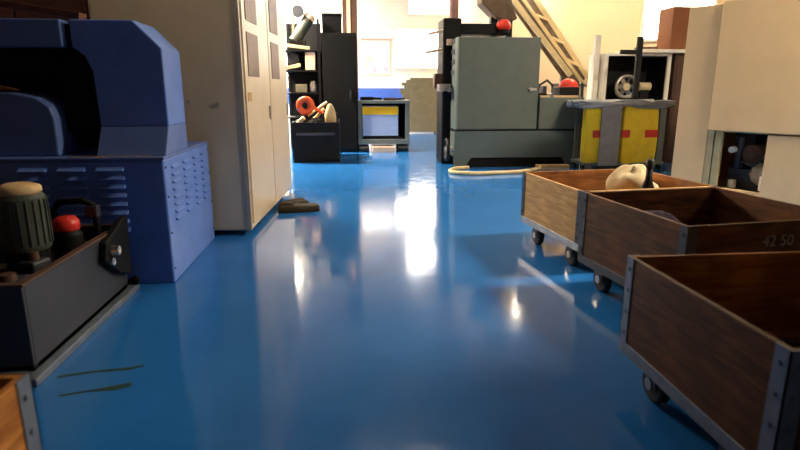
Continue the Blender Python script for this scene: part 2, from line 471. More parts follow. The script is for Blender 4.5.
# ------------------------------------------------------------------ dark tank in front of it
t = thing('steel_tank', 'dark grey open steel tank full of machine parts before the blue machine', 'tank', (-1.95, 3.08, 0))
MB().box(-2.50, -1.405, 2.42, 3.72, 0, .04).build('base_plate', 'galv', t, bevel=.006)
w = .02
m = MB()
m.box(-2.45, -1.45, 2.50, 2.52, .04, .45).box(-2.45, -1.45, 3.63, 3.65, .04, .45)
m.box(-2.45, -2.43, 2.52, 3.63, .04, .45).box(-1.47, -1.45, 2.52, 3.63, .04, .45).box(-2.45, -1.45, 2.50, 3.65, .04, .07)
m.build('tank_wall', 'darksteel', t, bevel=.004)
m = MB()
m.box(-2.465, -1.435, 2.485, 2.525, .45, .465).box(-2.465, -1.435, 3.625, 3.665, .45, .465)
m.box(-1.475, -1.435, 2.525, 3.625, .45, .465).box(-2.465, -2.425, 2.525, 3.625, .45, .465)
m.build('rim', 'postbrown', t, bevel=.004)
br = MB().prism([(3.45, .20), (3.62, .14), (3.65, .52), (3.57, .52), (3.30, .43), (3.26, .33)], 'X', -1.45, -1.405).build('corner_bracket', 'black', t, bevel=.008)
MB().cyl((-1.405, 3.36, .37), (-1.36, 3.36, .37), .035, .028).cyl((-1.405, 3.33, .31), (-1.385, 3.33, .31), .025).build('latch_knob', 'chrome', br, smooth=False, bevel=.004)
MB().cyl((-1.43, 3.68, .06), (-1.43, 3.72, .06), .035, seg=14).build('drain_plug', 'black', t)
m = MB(); m.box(-2.43, -1.47, 2.52, 3.63, .07, .30)
for k in range(70):
    x, y = random.uniform(-2.38, -1.53), random.uniform(2.58, 3.57); a = random.uniform(.02, .05)
    m.box(x - a, x + a, y - a * 1.4, y + a * 1.4, .27, .30 + random.uniform(.02, .08), Matrix.Rotation(random.uniform(0, 3), 3, 'Z'))
o = m.build('metal_scrap', mat('oily_scrap', (0.05, 0.03, 0.022), .45, metal=.3, var=.5, scale=14), loc=(-1.95, 3.08, .07))
tag(o, 'oily dark metal scrap filling the dark grey tank', 'scrap', kind='stuff')
mx_, my_ = -1.665, 2.98
t = thing('electric_motor', 'grey green electric motor with tan cap standing in the dark tank', 'motor', (mx_, my_, .32))
m = MB().lathe([(.11, .50), (.115, .52), (.115, .77), (.10, .79)], (mx_, my_, 0))
for k in range(20):
    a = 2 * PI * k / 20
    m.bar((mx_ + .113 * math.cos(a), my_ + .113 * math.sin(a), .53), (mx_ + .113 * math.cos(a), my_ + .113 * math.sin(a), .76), .006, .02)
m.build('motor_body', 'motor', t)
MB().lathe([(.10, .79), (.105, .80), (.10, .825), (.06, .84)], (mx_, my_, 0)).build('cap', 'tanwood', t, smooth=True)
MB().lathe([(.17, .32), (.17, .38), (.10, .40), (.10, .50)], (mx_, my_, 0)).build('flange', 'black', t)
MB().box(mx_ - .235, mx_ - .12, my_ - .09, my_ + .06, .52, .70).build('terminal_box', 'black', t, bevel=.01)
pts = [(mx_ - .18, my_ - .05, .70)] + [(mx_ - .18 + .05 * k, my_ - .09 - .01 * k, .70 + .13 * math.sin(PI * k / 8)) for k in range(1, 8)]
o = MB().tube([(-2.2, 2.75, .33), (-2.1, 2.72, .60), (-1.98, 2.72, .78), (-1.86, 2.74, .72), (-1.80, 2.76, .55), (-1.78, 2.78, .33)], .028).build('rubber_hose', 'rubber', smooth=True, loc=(-2.0, 2.75, .31))
tag(o, 'thick black rubber hose looping up left of the grey green motor', 'hose')
t = thing('oil_can', 'dark oil can with bright red cap standing in the dark tank', 'can', (-1.60, 3.27, .32))
MB().lathe([(.075, .32), (.078, .34), (.078, .50), (.06, .525)], (-1.60, 3.27, 0)).build('can_body', 'black', t, smooth=False)
MB().lathe([(.066, .525), (.070, .53), (.070, .575), (.05, .60), (.02, .605)], (-1.60, 3.27, 0)).build('cap', 'red', t, smooth=True)
t = thing('pump_bracket', 'black bent pipe bracket arching behind the red capped can', 'bracket', (-1.58, 3.45, .31))
MB().tube([(-1.75, 3.45, .33), (-1.75, 3.45, .60), (-1.71, 3.45, .65), (-1.58, 3.45, .66), (-1.52, 3.45, .63), (-1.51, 3.45, .56), (-1.51, 3.45, .33)], .020).build('pipe', 'black', t, smooth=True)
MB().box(-1.56, -1.49, 3.42, 3.48, .56, .63).build('valve', 'darksteel', t, bevel=.006)
for (x, y, sx, sy, h, lb) in ((-1.62, 2.70, .07, .09, .15, 'small brown black gearbox lump at the near corner of the tank'),
                              (-2.02, 3.3, .12, .12, .34, 'dark square gearbox standing behind the grey green motor'),
                              (-1.60, 2.90, .05, .06, .20, 'small dark pump block beside the grey green motor')):
    t = thing('gearbox', lb, 'machine part', (x, y, .30), random.uniform(-.3, .3), 'gearboxes in the dark tank')
    local(MB().box(-sx, sx, -sy, sy, 0, h * .8), 'housing', 'darksteel', t, bevel=.012)
    local(MB().cyl((0, 0, h * .8), (0, 0, h), sx * .6, sx * .5), 'shaft_cover', 'postbrown', t)
    local(MB().cyl((sx, 0, h * .4), (sx + .03, 0, h * .4), sx * .4), 'flange', 'black', t)

# ------------------------------------------------------------------ tall pale cabinet, left
t = thing('tall_cabinet', 'tall pale beige steel cabinet behind the blue machine', 'cabinet', (-.88, 5.08, 0), -.066)
cw, cl, ch = 1.22, 2.28, 2.75                    # local: x from -cw to 0, y from 0 to cl
local(MB().box(-cw, 0, 0, cl, .05, ch), 'body', 'tanpaint', t, bevel=.012)
local(MB().box(-.035, .006, -.006, .035, .052, ch), 'corner_trim', 'tantrim', t, bevel=.004)
for k, (y0, y1) in enumerate(((.07, 1.13), (1.16, 2.22))):
    d = local(MB().box(0, .014, y0, y1, .10, ch - .06), 'door', 'tanpaint', t, bevel=.004)
    for (z0, z1) in ((1.42, 1.80), (1.90, 2.30)):
        local(MB().box(.014, .020, y0 + .12, y0 + .56, z0, z1), 'pane', 'pane_brown', d)
    local(MB().box(.014, .03, y1 - .10, y1 - .07, 1.0, 1.14), 'handle', 'steel', d, bevel=.004)
local(MB().box(.014, .016, .12, .26, 1.20, 1.28), 'label_plate', 'amber', t)
for (x, y) in ((-.06, .5), (-.06, 1.75), (-cw + .08, .3), (-cw + .08, 2.0)):
    local(MB().cyl((x, y, 0), (x, y, .02), .035).cyl((x, y, .02), (x, y, .05), .014), 'foot', 'rubber', t)
for k in range(2):
    local(MB().cyl((-.22 - .25 * k, -.008, 1.18 + .02 * k), (-.22 - .25 * k, .001, 1.18 + .02 * k), .018, seg=14), 'screw', 'tantrim', t)

# dark cloth on the floor
m = MB()
for (pts, h) in (([(-.76, 6.35), (-.70, 6.58), (-.52, 6.62), (-.46, 6.55), (-.47, 6.44), (-.60, 6.38)], .05),
                 ([(-.75, 6.02), (-.74, 6.26), (-.50, 6.28), (-.33, 6.24), (-.31, 6.10), (-.45, 6.04)], .06),
                 ([(-.77, 6.20), (-.76, 6.42), (-.62, 6.44), (-.60, 6.20)], .07)):
    m.prism(pts, 'Z', 0, h)
bmesh.ops.subdivide_edges(m.bm, edges=m.bm.edges[:], cuts=2, use_grid_fill=True)
for v in m.bm.verts:
    if v.co.z > .02: v.co.z += random.uniform(-.02, .012)
o = m.build('cloth_rag', 'brownrag', smooth=True, loc=(-.55, 6.3, 0))
tag(o, 'crumpled dark brown rag on the blue floor beside the pale cabinet', 'rag')


# ------------------------------------------------------------------ wooden crates on castors
def crate(x, y, rz, w_, l_, z0, z1, wall_m, label, strip='galv', inner=None, castor=True, bottom=None):
    t = thing('wooden_crate', label, 'crate', (x, y, 0), rz, 'wooden crates on castors')
    W2, L2, th = w_ / 2, l_ / 2, .022
    for nm, b in (('side_panel', (-W2, -W2 + th, -L2, L2)), ('side_panel', (W2 - th, W2, -L2, L2)),
                  ('end_panel', (-W2 + th, W2 - th, -L2, -L2 + th)), ('end_panel', (-W2 + th, W2 - th, L2 - th, L2))):
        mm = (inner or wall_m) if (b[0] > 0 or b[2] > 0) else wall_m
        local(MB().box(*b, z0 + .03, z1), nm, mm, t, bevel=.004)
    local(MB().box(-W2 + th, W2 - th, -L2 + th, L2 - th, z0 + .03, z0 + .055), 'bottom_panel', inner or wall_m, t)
    fr = MB(); q = .003
    fr.box(-W2 - q, -W2 + .04, -L2 - q, L2 + q, z0 - .01, z0 + .045).box(W2 - .04, W2 + q, -L2 - q, L2 + q, z0 - .01, z0 + .045)
    fr.box(-W2 + .04, W2 - .04, -L2 - q, -L2 + .04, z0 - .01, z0 + .03).box(-W2 + .04, W2 - .04, L2 - .04, L2 + q, z0 - .01, z0 + .03)
    local(fr, 'bottom_frame', bottom or strip, t, bevel=.003)
    for sx in (-1, 1):
        for sy in (-1, 1):
            a = MB(); X, Y = sx * W2, sy * L2
            a.box(min(X - sx * .001, X + sx * .004), max(X - sx * .001, X + sx * .004), min(Y - sy * .055, Y + sy * .004), max(Y - sy * .055, Y + sy * .004), z0 + .045, z1 + .002)
            a.box(min(X - sx * .055, X + sx * .004), max(X - sx * .055, X + sx * .004), min(Y - sy * .001, Y + sy * .004), max(Y - sy * .001, Y + sy * .004), z0 + .045, z1 + .002)
            for k in range(4):
                zz = z0 + .09 + k * (z1 - z0 - .14) / 3
                a.cyl((X, Y - sy * .03, zz), (X + sx * .010, Y - sy * .03, zz), .008, seg=8)
                a.cyl((X - sx * .03, Y, zz), (X - sx * .03, Y + sy * .010, zz), .008, seg=8)
            local(a, 'corner_angle', strip, t)
            if castor:
                cx, cy = sx * (W2 - .085), sy * (L2 - .20); r = .085
                k = local(MB().box(cx - .045, cx + .045, cy - .045, cy + .045, z0 - .018, z0 - .008)
                          .box(cx - .036, cx - .030, cy - .03, cy + .05, r - .01, z0 - .018).box(cx + .030, cx + .036, cy - .03, cy + .05, r - .01, z0 - .018), 'castor', 'darksteel', t)
                local(MB().lathe([(r - .012, -.024), (r, -.016), (r, .016), (r - .012, .024)], (cx, cy + .02, r), 'X'), 'wheel', 'rubber', k)
                local(MB().cyl((cx - .04, cy + .02, r), (cx + .04, cy + .02, r), .026), 'hub', 'steel', k)
    return t


c1 = crate(1.72, 1.77, 0, 1.02, .92, .17, .60, 'crate_dark', 'dark brown wooden crate nearest the camera on the right, blue grey metal corners', inner='crate_warm_lit')
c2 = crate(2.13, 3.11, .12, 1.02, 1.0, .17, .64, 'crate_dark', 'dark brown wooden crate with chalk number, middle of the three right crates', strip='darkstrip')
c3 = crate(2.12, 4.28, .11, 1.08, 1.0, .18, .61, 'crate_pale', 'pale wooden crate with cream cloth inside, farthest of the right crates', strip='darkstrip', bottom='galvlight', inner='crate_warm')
c0 = crate(-1.33, .87, 0, 1.02, 1.02, .17, .60, 'crate_orange', 'orange brown wooden crate at the near left corner of the picture')


def writing(txt, parent, loc, rot, size, m, name='writing', ext=.0008):
    cu = bpy.data.curves.new(name, 'FONT'); cu.body = txt; cu.size = size; cu.extrude = ext; cu.align_x = 'CENTER'; cu.align_y = 'CENTER'
    tmp = bpy.data.objects.new('tmp', cu); COL.objects.link(tmp)
    bpy.context.view_layer.update()
    me = bpy.data.meshes.new_from_object(tmp.evaluated_get(bpy.context.evaluated_depsgraph_get()))
    bpy.data.objects.remove(tmp)
    o = bpy.data.objects.new(name, me); me.materials.clear(); me.materials.append(M[m])
    COL.objects.link(o); o.parent = parent; o.location = loc; o.rotation_euler = rot
    return o


writing('42 50', c2, (.04, -.5012, .535), (PI / 2, 0, 0), .085, 'chalk')


def lump(name, c, r, h, z0, m, label, cat, n=.5, sub=1, group=None, sx=1.0, sy=1.0):
    b = MB()
    b.ball((c[0], c[1], z0 + h * .35), r * sx, r * sy, h * .65, seg=14, noise=n, zmin=z0)
    o = b.build(name, m, smooth=True, sub=sub, loc=(c[0], c[1], z0))
    return tag(o, label, cat, group)


def rot2(t, x, y):
    a = t.rotation_euler.z
    return (t.location.x + x * math.cos(a) - y * math.sin(a), t.location.y + x * math.sin(a) + y * math.cos(a))


# what lies in the far crate
p = rot2(c3, .32, .20)
lump('cream_cloth', p, .24, .44, .236, 'creamcloth', 'crumpled cream cloth bundled inside the far pale crate', 'cloth', n=.7)
p = rot2(c3, .23, -.14)
t = thing('black_bottle', 'black bottle standing before the cream cloth in the far crate', 'bottle', (p[0], p[1], .236))
local(MB().lathe([(.052, 0), (.055, .02), (.055, .30), (.026, .38), (.024, .47)]), 'bottle_body', 'black', t, smooth=True)
local(MB().lathe([(.030, .47), (.032, .48), (.032, .53), (.02, .54)]), 'cap', 'rubber', t, smooth=True)
# middle crate
for k, (x, y, r, h, mm, lb) in enumerate(((-.18, .16, .24, .33, 'purple', 'dark purple plastic bag lying in the middle crate near its far left corner'),
                                          (.27, .25, .16, .16, 'brownrag', 'dark brown cloth heap lying in the middle crate behind the purple bag'))):
    p = rot2(c2, x, y)
    lump(('plastic_bag', 'cloth_heap')[k], p, r, h, .226, mm, lb, ('bag', 'cloth')[k], n=.3)
# near crate: black cable with a tan end
pts = [(1.86 + .13 * math.cos(a), 1.94 + .10 * math.sin(a), .25) for a in [k * PI / 10 for k in range(8, 27)]]
t = thing('black_cable', 'black cable coil with tan plug lying in the near right crate', 'cable', (1.86, 1.94, .226))
MB().tube(pts, .022).build('cord', 'rubber', t, smooth=True)
MB().cyl(pts[0], (pts[0][0] - .03, pts[0][1] + .07, .262), .024, .028).build('plug', 'tanwood', t)

# ------------------------------------------------------------------ cream machine enclosure, right
ang = math.atan2(-.88, .476)
t = thing('machine_enclosure', 'cream sheet metal machine enclosure with open lower hatch, right', 'machine', (3.97, 6.5, 0), ang)
Ln, Dp, Ht = 3.0, 1.6, 2.22       # local x = along the face towards the camera, +y = into the machine
m = MB()
m.box(0, Ln, Dp - .03, Dp, .04, Ht)                          # back
m.box(0, .03, .03, Dp - .03, .04, Ht).box(Ln - .03, Ln, .03, Dp - .03, .04, Ht)
m.box(0, Ln, .03, Dp, Ht - .03, Ht)                   # roof
m.box(.03, Ln - .03, .03, Dp - .03, .04, .18)                # pan
local(m, 'shell', 'cream', t, bevel=.004)
local(MB().box(0, .385, 0, .03, .04, Ht), 'fixed_panel', 'cream', t, bevel=.006)
local(MB().box(.40, 1.75, -.035, -.005, .855, Ht + .02), 'sliding_door', 'cream', t, bevel=.006)
local(MB().box(1.77, Ln, -.03, 0, .855, Ht), 'sliding_door', 'cream', t, bevel=.006)
local(MB().box(1.03, Ln, -.02, .02, .05, .835), 'lower_panel', 'cream', t, bevel=.005)
local(MB().box(.39, .46, .0, .06, .04, .85), 'hatch_post', 'olive', t, bevel=.004)
local(MB().box(.475, .55, .0, .05, .04, .85), 'hatch_post', 'olive', t, bevel=.004)
local(MB().box(.55, 1.03, -.01, .05, .12, .21), 'hatch_sill', 'cream', t, bevel=.004)
local(MB().box(.39, Ln - .03, .06, .09, .835, .87), 'hatch_lintel', 'olive', t)
local(MB().box(.40, Ln - .05, .62, .66, .18, .87), 'rear_guard', 'black', t)
for x in (.1, Ln - .1):
    for y in (.12, Dp - .12):
        local(MB().cyl((x, y, 0), (x, y, .04), .05), 'foot', 'rubber', t)
mech = local(MB().box(.55, 1.15, .25, .55, .18, .42).cyl((.62, .3, .42), (.62, .3, .78), .05).box(.55, .66, .42, .58, .42, .83), 'slide_carriage', 'darksteel', t, bevel=.008)
local(MB().cyl((.80, .2, .60), (.80, .45, .60), .10).cyl((.80, .14, .60), (.80, .2, .60), .05), 'spindle', 'postbrown', t)
local(MB().ball((.92, .25, .38), .13, .10, .12, noise=.25), 'coolant_filter', 'creamcloth', t, smooth=True)
local(MB().cyl((.97, .16, .21), (.97, .16, .37), .035), 'coolant_bottle', 'white', t, bevel=.006)
local(MB().cyl((.66, .14, .21), (.66, .14, .30), .04), 'valve', 'white', t, bevel=.005)
local(MB().cyl((.62, .18, .64), (.62, .10, .64), .035), 'valve', 'white', t, bevel=.005)
local(MB().tube([(.70, .2, .45), (.74, .14, .52), (.86, .13, .48), (.93, .16, .55), (.99, .25, .66)], .018), 'tube', 'rubber', t, smooth=True)

# ------------------------------------------------------------------ grey machine, back right
t = thing('machining_center', 'grey green machining centre with tall door and dark spindle column', 'machine', (2.95, 10.2, 0))
gx0, gx1, gy0, gy1 = 1.85, 4.06, 9.45, 10.95
MB().prism([(gx0 - .02, 0), (gx0 + .16, 0), (gx0 + .28, .165), (gx1 - .33, .165), (gx1 - .22, 0), (gx1 + .0, 0), (gx1 + .0, .62), (gx0 - .02, .62)], 'Y', gy0, gy0 + .06).build('base_front', 'greybase', t, bevel=.008)
MB().box(gx0 + .2, gx1 - .25, gy0 + .065, gy0 + .09, 0, .18).build('void_shade', 'black', t)  # black sheet standing in for the shaded void under the base
MB().box(gx0, gx1 - .02, gy0 + .06, gy1, .17, .60).build('base', 'greybase', t, bevel=.008)
for (x, y) in ((gx0 + .1, gy1 - .1), (gx1 - .1, gy1 - .1)):
    MB().box(x - .08, x + .08, y - .08, y + .08, 0, .17).build('foot', 'black', t)
MB().box(gx0, gx1 - .01, gy0 + .02, gy1, .60, .64).build('drip_groove', 'black', t)
MB().box(gx0 - .0, 3.26, gy0 + .02, gy0 + .50, .64, 2.15).build('door_housing', 'greybase', t, bevel=.02)
d = MB().box(gx0 + .01, 3.24, gy0 - .02, gy0 + .02, .65, 2.14).build('door', 'greygreen', t, bevel=.012)
MB().box(3.06, 3.20, gy0 - .05, gy0 - .02, 1.29, 1.33).cyl((3.10, gy0 - .02, 1.31), (3.10, gy0 - .07, 1.31), .03).build('handle', 'steel', d, bevel=.004)
MB().box(3.28, gx1, gy0 - .01, gy0 + .03, .65, 1.18).build('side_panel', 'greygreen', t, bevel=.01)
MB().box(3.27, gx1, gy0 + .03, gy1, .64, 1.17).build('side_body', 'greybase', t, bevel=.01)
MB().box(gx0, 3.26, gy0 + .50, gy1, .64, 1.10).build('bed', 'greybase', t)
MB().box(1.70, 2.02, 10.0, 10.6, 0, 2.50).build('spindle_column', 'black', t, bevel=.03)
MB().box(2.02, 2.86, 10.05, 10.5, 2.24, 2.42).build('overhead_beam', 'black', t, bevel=.02)
MB().cyl((1.93, 10.3, 2.50), (1.93, 10.3, 3.9), .085).build('riser_pipe', 'pipe', t, smooth=False)
for z, x0 in ((2.28, 1.46), (1.97, 1.40)):
    MB().bar((x0, 10.1, z - .04), (1.72, 10.1, z + .02), .05, .05).build('lever', 'pinkcarton', t, bevel=.01)
MB().box(1.56, 1.70, 10.0, 10.2, 1.33, 1.58).build('control_box', 'postbrown', t, bevel=.012)
MB().box(1.60, 1.80, 9.75, 9.99, 1.28, 1.40).cyl((1.78, 9.8, 1.30), (1.78, 9.7, 1.30), .035).build('tool_arm', 'steel', t, bevel=.006)
m = MB()
for k in range(4): m.box(1.84, 1.94, 9.70 + .0, 9.99, 1.55 + k * .17, 1.63 + k * .17)
m.build('bracket', 'darksteel', t)
MB().box(1.76, 1.86, 9.95, 10.3, 2.05, 2.15).build('hinge_cover', 'pinkcarton', t, bevel=.01)
h = MB().torus((1.73, 9.62, .30), .17, .028, 'X').build('handwheel', 'black', t, smooth=True)
MB().cyl((1.70, 9.62, .30), (1.85, 9.62, .30), .05).build('hub', 'steel', h)
MB().bar((1.73, 9.62, .14), (1.73, 9.62, .46), .03, .03).bar((1.73, 9.46, .30), (1.73, 9.78, .30), .03, .03).build('spoke', 'steel', h)
MB().prism([(2.44, 2.80), (2.72, 2.55), (3.02, 2.50), (3.10, 2.54), (2.85, 3.2), (2.40, 3.2)], 'Y', 10.35, 10.75).build('chute', 'belt', t, bevel=.02)
MB().box(2.66, 2.78, 10.52, 10.66, 1.10, 2.62).build('chute_post', 'black', t)
MB().box(2.92, 3.04, 10.45, 10.65, 1.10, 2.56).build('chute_post', 'black', t)
bcn = MB().cyl((2.76, 10.02, 2.26), (2.76, 10.02, 2.31), .10).build('beacon_base', 'black', t)
MB().ball((2.76, 10.02, 2.38), .13, .13, .11, zmin=2.31).build('beacon_dome', 'red', t, smooth=True)

# clutter on the low end of the grey machine (top at 1.17)
zt = 1.17
t = thing('red_helmet', 'shiny red dome helmet lying among clutter on the grey machine', 'helmet', (3.96, 9.85, zt + .18))
o = MB().box(3.70, 4.05, 9.65, 10.1, zt, zt + .18).build('parts_tray', 'black', bevel=.012, loc=(3.87, 9.87, zt))
tag(o, 'black parts tray under the red helmet on the grey machine', 'tray')
MB().lathe([(.165, zt + .18), (.17, zt + .20), (.155, zt + .25), (.11, zt + .30), (.04, zt + .325), (.005, zt + .327)], (3.93, 9.87, 0)).build('shell', 'red', t, smooth=True)
MB().lathe([(.19, zt + .18), (.195, zt + .187), (.16, zt + .20)], (3.93, 9.87, 0)).build('brim', 'red', t, smooth=True)
for k, (x0, y0, x1, y1, z, wd, lb) in enumerate(((3.34, 9.60, 3.72, 9.56, zt + .02, .10, 'short pale wood block at the door end of the grey machine top'),
                                          (3.55, 9.53, 3.98, 9.55, zt + .02, .06, 'thin pale wood batten along the front of the grey machine top'))):
    if k == 0: x1, y1 = 3.50, 9.58
    o = MB().bar((x0, y0, z), (x1, y1, z), wd, .04).build('wood_block', 'tanwood', bevel=.004, loc=(x0, y0, zt))
    tag(o, lb, 'wood')
o = MB().bar((3.98, 10.32, zt + .03), (4.0, 10.7, zt + .03), .10, .06).build('wood_block', 'tanwood', bevel=.004, loc=(4.0, 10.5, zt))
tag(o, 'pale wood offcut behind the red helmet beside the conveyor foot', 'wood')
t = thing('bench_vise', 'dark machine vise beside the door on the grey machine top', 'vise', (3.42, 9.9, zt))
MB().box(3.33, 3.52, 9.78, 10.05, zt, zt + .08).build('vise_base', 'black', t, bevel=.01)
MB().box(3.33, 3.39, 9.80, 10.0, zt + .08, zt + .24).build('jaw', 'darksteel', t, bevel=.008)
MB().box(3.46, 3.52, 9.80, 10.0, zt + .08, zt + .20).build('jaw', 'darksteel', t, bevel=.008)
MB().cyl((3.52, 9.9, zt + .06), (3.64, 9.9, zt + .06), .02).build('screw', 'steel', t)
o = MB().tube([(3.45, 10.15, zt + .02), (3.5, 10.12, zt + .22), (3.62, 10.1, zt + .30), (3.74, 10.15, zt + .22), (3.78, 10.2, zt + .02)], .022).build('black_hose', 'rubber', smooth=True, loc=(3.6, 10.15, zt))
tag(o, 'black hose arching behind the vise on the grey machine', 'hose')

# slanted conveyor with ladder like frame
t = thing('slanted_conveyor', 'slanted cream conveyor frame with rungs rising behind the grey machine', 'conveyor', (4.7, 11.25, 0))
def cv(u, s):  # u 0 bottom .. 1 top ; s 0 left rail .. 1 right rail
    a = Vector((4.47, 11.15, 1.58)).lerp(Vector((2.78, 11.15, 3.50)), u)
    b = Vector((5.10, 11.35, 1.30)).lerp(Vector((3.36, 11.35, 3.50)), u)
    return a.lerp(b, s)
MB().bar(cv(0, 0), cv(1, 0), .06, .10).build('side_rail', 'hose', t, bevel=.006)
MB().bar(cv(0, 1), cv(1, 1), .06, .10).build('side_rail', 'hose', t, bevel=.006)
MB().bar(cv(0, .45), cv(1, .45), .05, .06).build('middle_rail', 'hose', t, bevel=.004)
m = MB(); m.bar(cv(0.02, .5) + Vector((0, .10, -.03)), cv(1, .5) + Vector((0, .10, -.03)), .04, .46); m.build('belt', 'belt', t)
for u in (.02, .22, .42, .62, .82):
    MB().bar(cv(u, .45), cv(u - .01, 1), .05, .05).build('rung', 'hose', t)
for s_ in (.2, .9):
    p_ = cv(.12, s_)
    MB().box(p_.x - .03, p_.x + .03, 11.37, 11.43, 0, p_.z).build('leg', 'greyframe', t)
MB().bar((4.2, 11.45, 1.40), (5.0, 11.45, 1.40), .06, .06).build('cross_bar', 'greyframe', t)

# cream hose on the floor
pts = [(2.05, 9.28, .03), (1.85, 9.20, .03), (1.70, 9.02, .03), (1.66, 8.82, .03), (1.76, 8.66, .03), (2.0, 8.58, .03), (2.35, 8.62, .03), (2.8, 8.72, .03), (3.15, 9.0, .03), (3.3, 9.25, .03)]
def smooth_path(p, n=6):
    p = [Vector(q) for q in p]; out = []
    for i in range(len(p) - 1):
        a, b, c, d = p[max(i - 1, 0)], p[i], p[i + 1], p[min(i + 2, len(p) - 1)]
        for k in range(n):
            s = k / n
            out.append(.5 * ((2 * b) + (c - a) * s + (2 * a - 5 * b + 4 * c - d) * s * s + (3 * b - a - 3 * c + d) * s ** 3))
    return out + [p[-1]]
o = MB().tube(smooth_path(pts), .03).build('floor_hose', 'hose', smooth=True, loc=(2.4, 8.9, 0))
tag(o, 'cream hose lying on the floor before the grey machine', 'hose')
o = MB().box(3.2, 3.75, 9.12, 9.26, 0, .07).build('wood_beam', 'tanwood', bevel=.006, loc=(3.4, 9.1, 0))
tag(o, 'pale wood beam on the floor under the right end of grey machine', 'beam')

# ------------------------------------------------------------------ yellow sack trolley
t = thing('sack_trolley', 'grey trolley with yellow vinyl sacks and red tags behind the far crate', 'trolley', (4.5, 9.0, 0))
def sack(x0, x1, y0, y1, z0, z1, nm='sack', mm='yellowpvc'):
    m = MB(); m.box(x0, x1, y0, y1, z0, z1)
    bmesh.ops.subdivide_edges(m.bm, edges=m.bm.edges[:], cuts=5, use_grid_fill=True)
    for v in m.bm.verts:
        k = (v.co.z - z0) / (z1 - z0)
        v.co.y += (-.02 * math.sin(PI * k) + random.uniform(-.012, .012)) * (1 if v.co.y < (y0 + y1) / 2 else -.6)
        v.co.x += random.uniform(-.012, .012)
    return m.build(nm, mm, t, smooth=True, sub=1)
s1 = sack(3.84, 4.36, 8.80, 8.95, .12, 1.05)
s2 = sack(4.46, 5.06, 8.80, 8.95, .12, 1.05)
for x0, x1, y in ((3.94, 4.12, .60),):
    MB().box(x0 + .02, x1 + .02, 8.772, 8.784, .55, .67).build('tag', 'red', s1)
MB().box(4.44, 4.58, 8.772, 8.784, .55, .67).build('tag', 'red', s2)
MB().box(4.84, 5.06, 8.772, 8.784, .55, .67).build('tag', 'red', s2)
m = MB(); m.box(4.07, 4.40, 8.745, 8.765, .10, 1.06)
m.build('center_flap', 'greyfabric', t, bevel=.005)
for x in (3.92, 5.20):
    for y in (8.90 if x > 4 else 9.0, 9.34):
        MB().box(x - .03, x + .03, y - .03, y + .03, .10, 1.06).build('post', 'greyframe', t)
        k = MB().cyl((x - .02, y, .05), (x + .02, y, .05), .05, seg=18).build('wheel', 'rubber', t)
MB().box(3.86, 5.23, 8.81, 9.38, .10, .15).build('bottom_shelf', 'greyframe', t, bevel=.006)
MB().box(5.08, 5.17, 8.80, 8.83, .15, 1.0).build('side_plate', 'greyframe', t)
m = MB(); m.box(3.72, 5.26, 8.74, 9.38, 1.05, 1.15)
bmesh.ops.subdivide_edges(m.bm, edges=m.bm.edges[:], cuts=7, use_grid_fill=True)
for v in m.bm.verts: v.co += Vector((random.uniform(-.015, .015), random.uniform(-.03, .02), random.uniform(-.04, .004) if v.co.z > 1.1 else random.uniform(-.05, .01)))
m.build('top_cover', 'greyfabric', t, smooth=True)
t = thing('pole_bracket', 'black upright bar with short side arm standing on the grey trolley cover', 'bar', (4.72, 9.02, 1.12))
MB().box(4.69, 4.78, 9.0, 9.05, 1.17, 2.13).build('upright', 'black', t, bevel=.004)
MB().box(4.42, 4.69, 9.0, 9.05, 1.86, 1.93).build('arm', 'black', t, bevel=.004)
MB().box(4.63, 4.84, 8.95, 9.10, 1.155, 1.175).build('foot', 'black', t, bevel=.004)

# ------------------------------------------------------------------ white framed cabinet with fan, carton, cupboard
t = thing('open_cabinet', 'white framed open cabinet with dark inside behind the yellow trolley', 'cabinet', (5.15, 10.2, 0))
ox0, ox1, oy0, oy1, oz0, oz1 = 4.55, 5.76, 9.8, 10.5, 1.0, 1.93
m = MB()
m.box(ox0, ox0 + .05, oy0, oy1, oz0, oz1).box(ox1 - .07, ox1, oy0, oy1, oz0, oz1)
m.box(ox0 + .05, ox1 - .07, oy0, oy1, oz1 - .05, oz1).box(ox0 + .05, ox1 - .07, oy0, oy1, oz0, oz0 + .05)
m.build('frame', 'white', t, bevel=.006)
MB().box(ox0 + .05, ox1 - .07, oy1 - .03, oy1, oz0 + .05, oz1 - .05).build('back_panel', 'black', t)
MB().box(ox0 + .05, ox0 + .06, oy0 + .04, oy1 - .03, oz0 + .05, oz1 - .05).box(ox1 - .08, ox1 - .07, oy0 + .04, oy1 - .03, oz0 + .05, oz1 - .05).box(ox0 + .06, ox1 - .08, oy0 + .04, oy1 - .03, oz1 - .06, oz1 - .05).build('liner', 'black', t)
MB().box(ox0 + .02, ox1 - .02, oy0 + .06, oy1 - .02, 0, oz0).build('plinth', 'darksteel', t)
zc_ = 1.36
t = thing('blower_fan', 'round pale blower fan inside the white framed cabinet', 'fan', (5.05, 10.1, 1.05))
MB().torus((5.05, 9.98, zc_), .19, .035, 'Y').build('housing', 'steel', t, smooth=True)
MB().cyl((5.05, 9.96, zc_), (5.05, 10.15, zc_), .065).build('hub', 'creamcloth', t)
for k in range(6):
    a = k * PI / 3
    MB().bar((5.05 + .05 * math.cos(a), 9.99, zc_ + .05 * math.sin(a)), (5.05 + .18 * math.cos(a), 10.01, zc_ + .18 * math.sin(a)), .015, .08, .5).build('blade', 'steel', t)
MB().box(4.93, 5.17, 9.92, 10.2, 1.05, 1.16).build('foot', 'black', t)
t = thing('small_motor', 'small pale motor right of the blower inside the white framed cabinet', 'motor', (5.35, 10.05, 1.05))
MB().cyl((5.28, 9.98, 1.36), (5.50, 10.0, 1.36), .075).build('motor_body', 'creamcloth', t)
MB().box(5.30, 5.46, 9.92, 10.1, 1.05, 1.30).build('stand', 'black', t, bevel=.006)
